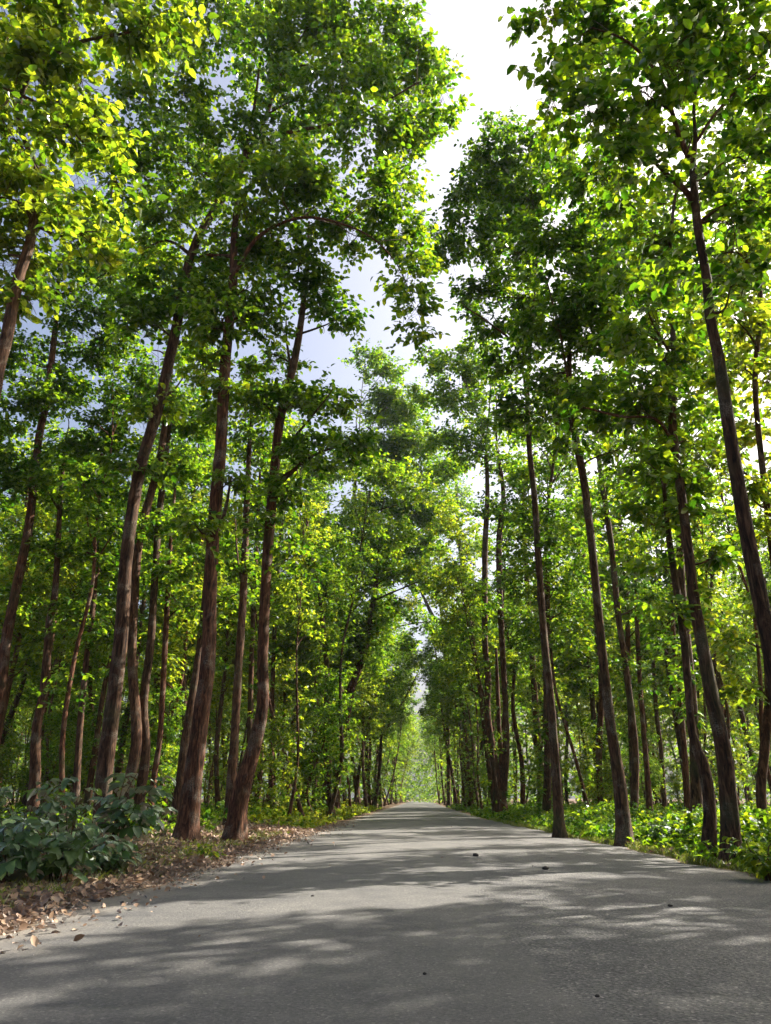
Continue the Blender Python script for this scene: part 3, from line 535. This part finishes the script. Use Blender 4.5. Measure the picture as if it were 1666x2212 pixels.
used = set()
def place(tp, x, y, s, rz, tilt, label, cat, group):
    if tp.name in used:
        r = tp.copy(); scene.collection.objects.link(r)
        for ch in KIDS[tp.name]:
            c = ch.copy(); scene.collection.objects.link(c); c.parent = r
    else: r = tp; used.add(tp.name)
    r.location = (x, y, float(ground_z(np.float64(x), np.float64(y))))
    r.rotation_euler = (tilt[0], tilt[1], rz); r.scale = (s, s, s * random.uniform(.92, 1.08))
    tag(r, label, cat, group); return r
rnd = random.Random(11)
occupied = [(o.location.x, o.location.y) for o in scene.objects if o.get('category') == 'tree']
def free(x, y, d):
    for a, b in occupied:
        if (a - x) ** 2 + (b - y) ** 2 < d * d: return False
    return True
count = 0
PICK = TEMPL + TEMPL[-3:] + TEMPL[-3:] + TEMPL[-3:] + TEMPL[:1] + TEMPL[4:5]
def in_view(x, y, margin=4.0):
    a = x * cy + y * sy; b = -x * sy + y * cy
    return b > 1 and abs(a) < b * .555 + margin
# rows beside the far road
for side in (-1, 1):
    y = 40.0
    while y < 210:
        e = ROAD_L - 1.1 if side < 0 else edge_r(y) + .8
        x = e + side * rnd.uniform(0, 2.2)
        if free(x, y, 1.8):
            big = rnd.choice([TEMPL[k] for k in (0, 2, 4, 6, 7, 9, 9)]); lean = R(rnd.uniform(7, 16)) * -side
            place(big, x, y, rnd.uniform(.8, 1.05), rnd.uniform(0, 6.28), (0, lean, 0),
                  'slim tree in the far roadside row along the left of the road' if side < 0 else 'slim tree in the far roadside row along the right of the road', 'tree',
                  'far roadside row left' if side < 0 else 'far roadside row right'); occupied.append((x, y)); count += 1
        y += rnd.uniform(2.6, 4.6) * (1 + y / 160)
# depth of the forest
tries = 0
while count < 310 and tries < 9000:
    tries += 1
    y = 13.5 + (rnd.random() ** .95) * 95
    x = rnd.uniform(-62, 62)
    if x > ROAD_L - 2.2 and x < edge_r(y) + 1.6: continue
    if not in_view(x, y, 3) or (x < 0 and y < 25) or (y < 20 and x < 8.5) or (y < 30 and abs(x) < 6.5) or not free(x, y, 2.4 if x > 0 and y < 45 else 1.8): continue
    left = x < 0
    place(rnd.choice(PICK), x, y, rnd.uniform(.8, 1.12), rnd.uniform(0, 6.28), (R(rnd.gauss(0, 2.2)), R(rnd.gauss(0, 2.2)), 0),
          'slender tree deep in the forest behind the left roadside trunks' if left else 'slender tree deep in the forest behind the right roadside trunks', 'tree',
          'forest trees on the left' if left else 'forest trees on the right'); occupied.append((x, y)); count += 1
for i in range(36):
    for _ in range(40):
        y = 26 + rnd.random() * 60; x = rnd.uniform(-36, 36)
        if (x > ROAD_L - 2.0 and x < edge_r(y) + 1.2) or not in_view(x, y, 1) or not free(x, y, .9): continue
        break
    else: continue
    left = x < 0
    place(rnd.choice(SAPL), x, y, rnd.uniform(.7, 1.15), rnd.uniform(0, 6.28), (0, 0, 0),
          'leafy young sapling among the trunks left of the road' if left else 'leafy young sapling among the trunks right of the road', 'sapling',
          'saplings on the left' if left else 'saplings on the right'); occupied.append((x, y))
# trees just outside the frame on the right whose crowns shade the near road
for _ in range(400):
    y = rnd.uniform(1, 24); x = rnd.uniform(8.0, 27)
    if in_view(x, y, 1.5) or not free(x, y, 5.0): continue
    place(TEMPL[rnd.choice((0, 1, 3, 4, 5))], x, y, rnd.uniform(.85, 1.05), rnd.uniform(0, 6.28), (R(rnd.gauss(0, 3)), R(rnd.gauss(0, 3)), 0), 'tree beyond the right edge of the view casting shade on the road', 'tree', 'shade trees beyond the right edge')
    occupied.append((x, y))
# far wood behind everything
rng = np.random.default_rng(5); far = []
for side in (-1, 1):
    n = 5200; x = side * rng.uniform(4, 150, n); y = rng.uniform(115, 190, n); z = rng.uniform(0, 1, n) ** .9 * 23
    ctr = np.stack([x, y, z], 1); far.append(sprays(ctr, rng.normal(0, 1, (n, 3)), rng, 12, .75, 2.2, False))
n = 1500; x = rng.uniform(-8, 9, n); y = rng.uniform(205, 240, n); z = rng.uniform(0, 24, n)
far.append(sprays(np.stack([x, y, z], 1), rng.normal(0, 1, (n, 3)), rng, 12, .6, 2.0, False))
v, f = leaf_mesh(np.vstack(far), False)
tag(obj('distant_wood', mesh_np('distant_wood', v, f), M_LEAF), 'pale green mass of far forest closing the view behind the trunks', 'woodland', kind='stuff')

# ------------------------------------------------------------------ undergrowth, litter, grass
def undergrowth(name, label, n, xr, yr, hmax, leaf, mat, seed, powy=1.0, nl=9, edge=None):
    rng = np.random.default_rng(seed)
    x = rng.uniform(*xr, n); y = yr[0] + (yr[1] - yr[0]) * rng.uniform(0, 1, n) ** powy
    m = .5 + .5 * np.sin(x * 1.3 + 2 * np.sin(y * .5)) * np.sin(y * .9 + x * .3)
    keep = rng.uniform(0, 1, n) < .30 + .7 * m; x, y, m = x[keep], y[keep], m[keep]
    er = np.array([edge_r(q) for q in y]); prox = np.clip((x - er) / 1.8, .25, 1) if edge == 'r' else (np.clip((ROAD_L - .6 - x) / 2.2, .2, 1) if edge == 'l' else 1)
    if edge == 'r': k = x > er + .3; x, y, m, prox = x[k], y[k], m[k], prox[k]
    z = ground_z(x, y) + .05 + hmax * (.3 + .7 * m) * prox * rng.uniform(.05, 1, len(x))
    ctr = np.stack([x, y, z], 1)
    v, f = leaf_mesh(sprays(ctr, rng.normal(0, 1, (len(x), 3)), rng, nl, leaf, .32, True, .35), True)
    return tag(obj(name, mesh_np(name, v, f), mat), label, 'undergrowth', kind='stuff')
undergrowth('undergrowth', 'low dense leafy undergrowth beneath the trees right of the road', 9000, (3.9, 20), (9, 42), 1.0, .16, M_LEAF, 3, 1.3, edge='r')
undergrowth('undergrowth', 'bright leafy fringe of low plants hugging the right road edge', 7000, (3.6, 8.6), (9, 60), .95, .14, M_LEAF, 8, 1.5, nl=8, edge='r')
undergrowth('undergrowth', 'thin low undergrowth further back under the left trees', 3600, (-30, -6.0), (16, 60), .8, .17, M_LEAF, 4, edge='l')
undergrowth('undergrowth', 'bright green low plants along the far left roadside', 1400, (-7.5, -4.4), (30, 90), .8, .18, M_LEAF_Y, 5, edge='l')
undergrowth('undergrowth', 'far undergrowth along and behind the right roadside trees', 5000, (3.4, 34), (40, 105), .9, .22, M_LEAF, 6, edge='r')

def litter(name, label, n, fx, yr, seed, size=.13, powy=1.4):
    rng = np.random.default_rng(seed); y = yr[0] + (yr[1] - yr[0]) * rng.uniform(0, 1, n) ** powy
    x = fx(rng, y, n); z = ground_z(x, y) + rng.uniform(.005, .07, n) + .02
    M = euler_mats(rng.uniform(0, 6.28, n), rng.normal(0, .35, n), rng.normal(0, .5, n))
    T = LEAF.copy(); T[:, 2] *= 1.6; T[1, 2] = .22; T[2, 2] = .2; T[4, 2] = .1; T[3, 2] = .12
    v = np.einsum('nij,nkj->nki', M, T[None] * (size * rng.uniform(.45, 1.2, n))[:, None, None]) + np.stack([x, y, z], 1)[:, None, :]
    v, f = leaf_mesh(v, True); return tag(obj(name, mesh_np(name, v, f), M_LITTER), label, 'leaf litter', kind='stuff')
litter('leaf_litter', 'thick brown dead leaf litter along the left verge', 75000, lambda r, y, n: ROAD_L - .25 - np.abs(r.gamma(1.6, 1.2, n)) - .12 * r.normal(0, 1, n), (4.5, 30), 21)
litter('leaf_litter', 'scattered dead leaves under the undergrowth on the right verge', 6000, lambda r, y, n: np.array([edge_r(q) for q in y]) + .15 + np.abs(r.gamma(1.4, 1.0, n)), (8, 40), 22)
litter('leaf_litter', 'dead leaves carpeting the forest floor behind the left trunks', 14000, lambda r, y, n: r.uniform(-26, -6, n), (13, 55), 23, .17, 1.0)
litter('fallen_leaves', 'few small dry leaves and twigs scattered over the asphalt', 170, lambda r, y, n: np.where(r.random(n) < .5, ROAD_L + r.exponential(.8, n), r.uniform(ROAD_L, 5.0, n)), (5, 45), 24, .05, 1.2)
litter('leaf_litter', 'small dry leaves blown on to the sandy left edge of the asphalt', 2600, lambda r, y, n: np.array([edge_l(q) for q in y]) - .15 + r.exponential(.22, n), (4.5, 40), 25, .085, 1.3)
def grass(name, label, n, fx, yr, seed, h=.16):
    rng = np.random.default_rng(seed)
    nt = n // 14; ty = yr[0] + (yr[1] - yr[0]) * rng.uniform(0, 1, nt) ** 1.3; tx = fx(rng, ty, nt)
    k = rng.integers(0, nt, n); x = tx[k] + rng.normal(0, .07, n); y = ty[k] + rng.normal(0, .07, n)
    z = ground_z(x, y) + .005; hh = h * rng.uniform(.4, 1.3, n); az = rng.uniform(0, 6.28, n); ln = rng.uniform(.1, .9, n) * hh; w = .0045
    ca, sa = np.cos(az), np.sin(az)
    b = np.stack([x, y, z], 1)
    v = np.stack([b + np.stack([-sa * w, ca * w, 0 * x], 1), b + np.stack([sa * w, -ca * w, 0 * x], 1),
                  b + np.stack([ca * ln * .35 + sa * w * .8, sa * ln * .35 - ca * w * .8, hh * .6], 1),
                  b + np.stack([ca * ln, sa * ln, hh], 1)], 1)
    f = ((np.arange(n) * 4)[:, None, None] + np.array([[0, 1, 2], [0, 2, 3]])[None]).reshape(-1, 3)
    return tag(obj(name, mesh_np(name, v.reshape(-1, 3), f), M_GRASS), label, 'grass', kind='stuff')
grass('grass', 'sparse yellow green grass tufts growing through the left leaf litter', 9000, lambda r, y, n: ROAD_L - .5 - r.gamma(1.6, .7, n), (6, 26), 31)
grass('grass', 'short grass fringe along the right road edge', 16000, lambda r, y, n: np.array([edge_r(q) for q in y]) + .12 + r.gamma(1.2, .28, n), (7, 45), 32, .13)

# broad leaved plants in the left foreground, each one a plant of its own
def plant(label, dx, dy, top, seed, nst, leaf, spreadx, group='broad leaved plants at the left verge', name='leafy_shrub', mat=M_SHRUB, lean=0.):
    rng = np.random.default_rng(seed); gx, gy = ground_at(dx, dy)
    base = np.array([gx, gy, float(ground_z(np.float64(gx), np.float64(gy)))])
    t = tag(empty(name, base), label, 'shrub', group); leaves = []
    for s in range(nst):
        az = rng.uniform(0, 6.28); h = top * rng.uniform(.55, 1.0); sp_ = spreadx * rng.uniform(.2, 1.0)
        e = np.array([sp_ * math.cos(az) + lean, sp_ * math.sin(az) * .7, h])
        mid = e * np.array([.35, .35, .6]) + rng.normal(0, .04, 3)
        cc = catmull(np.array([np.r_[rng.normal(0, .04, 2), -.05, .012], np.r_[mid, .009], np.r_[e, .004]]), 9)
        v, f = tube(cc[:, :3], cc[:, 3], 5, 0, rng); obj('stem', mesh_np('stem', v, f, True), M_BARK, t)
        nb = 5
        for b in range(nb):
            p0 = cc[min(8, 3 + b)][:3]; baz = az + rng.normal(0, 1.3); bl = rng.uniform(.15, .42)
            bd = np.array([math.cos(baz), math.sin(baz), rng.uniform(-.1, .5)])
            k = 5; tt = np.linspace(.15, 1, k)
            pos = p0 + bd * (bl * tt)[:, None]; pos[:, 2] -= .06 * tt ** 2
            laz = baz + np.where(np.arange(k) % 2 == 0, 1, -1) * rng.uniform(.5, 1.2, k); laz[-1] = baz
            M = euler_mats(laz, rng.normal(.35, .25, k), rng.normal(0, .35, k))
            leaves.append(leaves_at(pos, M, leaf * rng.uniform(.6, 1.15, k), True))
    v, f = leaf_mesh(np.vstack(leaves), True); obj('foliage', mesh_np('foliage', v, f), mat, t)
plant('broad leaved shrub nearest the camera at the left picture edge', 0, 1940, 1.0, 61, 8, .24, .75)
plant('broad leaved shrub with a sunlit top in the middle of the left thicket', 120, 1925, 1.1, 62, 9, .23, .75)
plant('low spreading broad leaved shrub at the foot of the left thicket', 225, 1905, .8, 63, 9, .21, .65)
plant('tall shrub with one arm reaching right towards the largest trunk', 235, 1880, 1.7, 64, 8, .27, .7, lean=.55)
plant('arching sprig of large leaves in front of the largest trunk foot', 305, 1835, 1.35, 75, 3, .30, .35, lean=.5)
plant('tall dark green shrub behind the left thicket at picture edge', 40, 1880, 1.5, 65, 8, .22, 1.0)
plant('tall dark green shrub behind the left thicket beside the sweeping trunk', 150, 1860, 1.6, 66, 8, .22, .9)
plant('small bright green plant beside the foot of the largest trunk', 435, 1862, .42, 67, 6, .11, .2, mat=M_LEAF_Y)
plant('low weed at the left road edge in front of the bent trunk', 520, 1800, .35, 68, 5, .11, .2)
plant('yellow green broad leaved plant at the right picture edge', 1662, 1905, .6, 69, 7, .15, .35, 'plants at the right verge', mat=M_LEAF_Y)
plant('bright leafy plant between the two thick right trunks', 1555, 1855, .5, 70, 6, .14, .3, 'plants at the right verge')
plant('leafy plant at the foot of the knobbly trunk', 1300, 1800, .8, 71, 9, .16, .6, 'plants at the right verge')
plant('leafy plant right of the slender roadside trunk', 1255, 1795, .65, 72, 8, .15, .5, 'plants at the right verge')
plant('leafy plant left of the slender roadside trunk', 1160, 1778, .7, 73, 9, .16, .6, 'plants at the right verge')
plant('leafy plant at the foot of the pale kinked trunk', 1450, 1835, .8, 74, 9, .17, .6, 'plants at the right verge')

# stones on the asphalt
def stone(label, dx, dy, s, seed, mat):
    rng = np.random.default_rng(seed); gx, gy = ground_at(dx, dy)
    n, m = 7, 9; v = []
    for i in range(n):
        ph = math.pi * i / (n - 1)
        for j in range(m):
            th = 2 * math.pi * j / m; r = s * (1 + rng.normal(0, .12))
            v.append((r * math.sin(ph) * math.cos(th), .75 * r * math.sin(ph) * math.sin(th), .42 * r * math.cos(ph)))
    idx = np.arange(n * m).reshape(n, m); f = np.stack([idx[:-1], np.roll(idx[:-1], -1, 1), np.roll(idx[1:], -1, 1), idx[1:]], -1).reshape(-1, 4)
    o = obj('stone', mesh_np('stone', np.array(v), f), mat)
    sx = (gx - ROAD_L) / (ROAD_R - ROAD_L)
    o.location = (gx, gy, road_z(gx, gy, sx) + .3 * s); o.rotation_euler = (0, 0, seed)
    tag(o, label, 'stone', 'stones lying on the road'); return o
M_STONE = soil_mat('dark_stone', [(.3, (.02, .018, .016)), (.6, (.06, .055, .05)), (.8, (.11, .10, .09))], 20)
stone('largest dark clod lying mid road on the right lane', 1180, 1887, .07, 1, M_STONE)
stone('flat dark clod near the road centre, further off than the largest clod', 1028, 1857, .08, 2, M_STONE)
stone('dark pebble on the coarse right surfacing amid the scuffed patch', 1450, 1970, .028, 3, M_STONE)
stone('dark pebble near the bottom picture edge right of centre', 1293, 2180, .018, 4, M_STONE)
stone('small dark pebble at the bottom, left of the other pebble', 918, 2128, .018, 5, M_STONE)
stone('tiny pebble on the smooth left lane', 675, 1947, .02, 6, M_STONE)

# forest air, far things fade a little
hz = bpy.data.materials.new('haze_air'); hz.use_nodes = True; ht = hz.node_tree; ht.nodes.clear()
hv = ht.nodes.new('ShaderNodeVolumePrincipled'); hv.inputs['Density'].default_value = .00015; hv.inputs['Color'].default_value = (.80, .90, .97, 1)
hv.inputs['Anisotropy'].default_value = .3
ho = ht.nodes.new('ShaderNodeOutputMaterial'); ht.links.new(hv.outputs[0], ho.inputs['Volume'])
bv = np.array([(x, y, z) for z in (-1.4, 45) for y in (-310, 1510) for x in (-910, 910)], float)
bf = np.array([[0, 2, 3, 1], [4, 5, 7, 6], [0, 1, 5, 4], [2, 6, 7, 3], [0, 4, 6, 2], [1, 3, 7, 5]])
tag(obj('haze', mesh_np('haze', bv, bf), hz), 'thin pale haze in the forest air down the road', 'haze', kind='stuff')
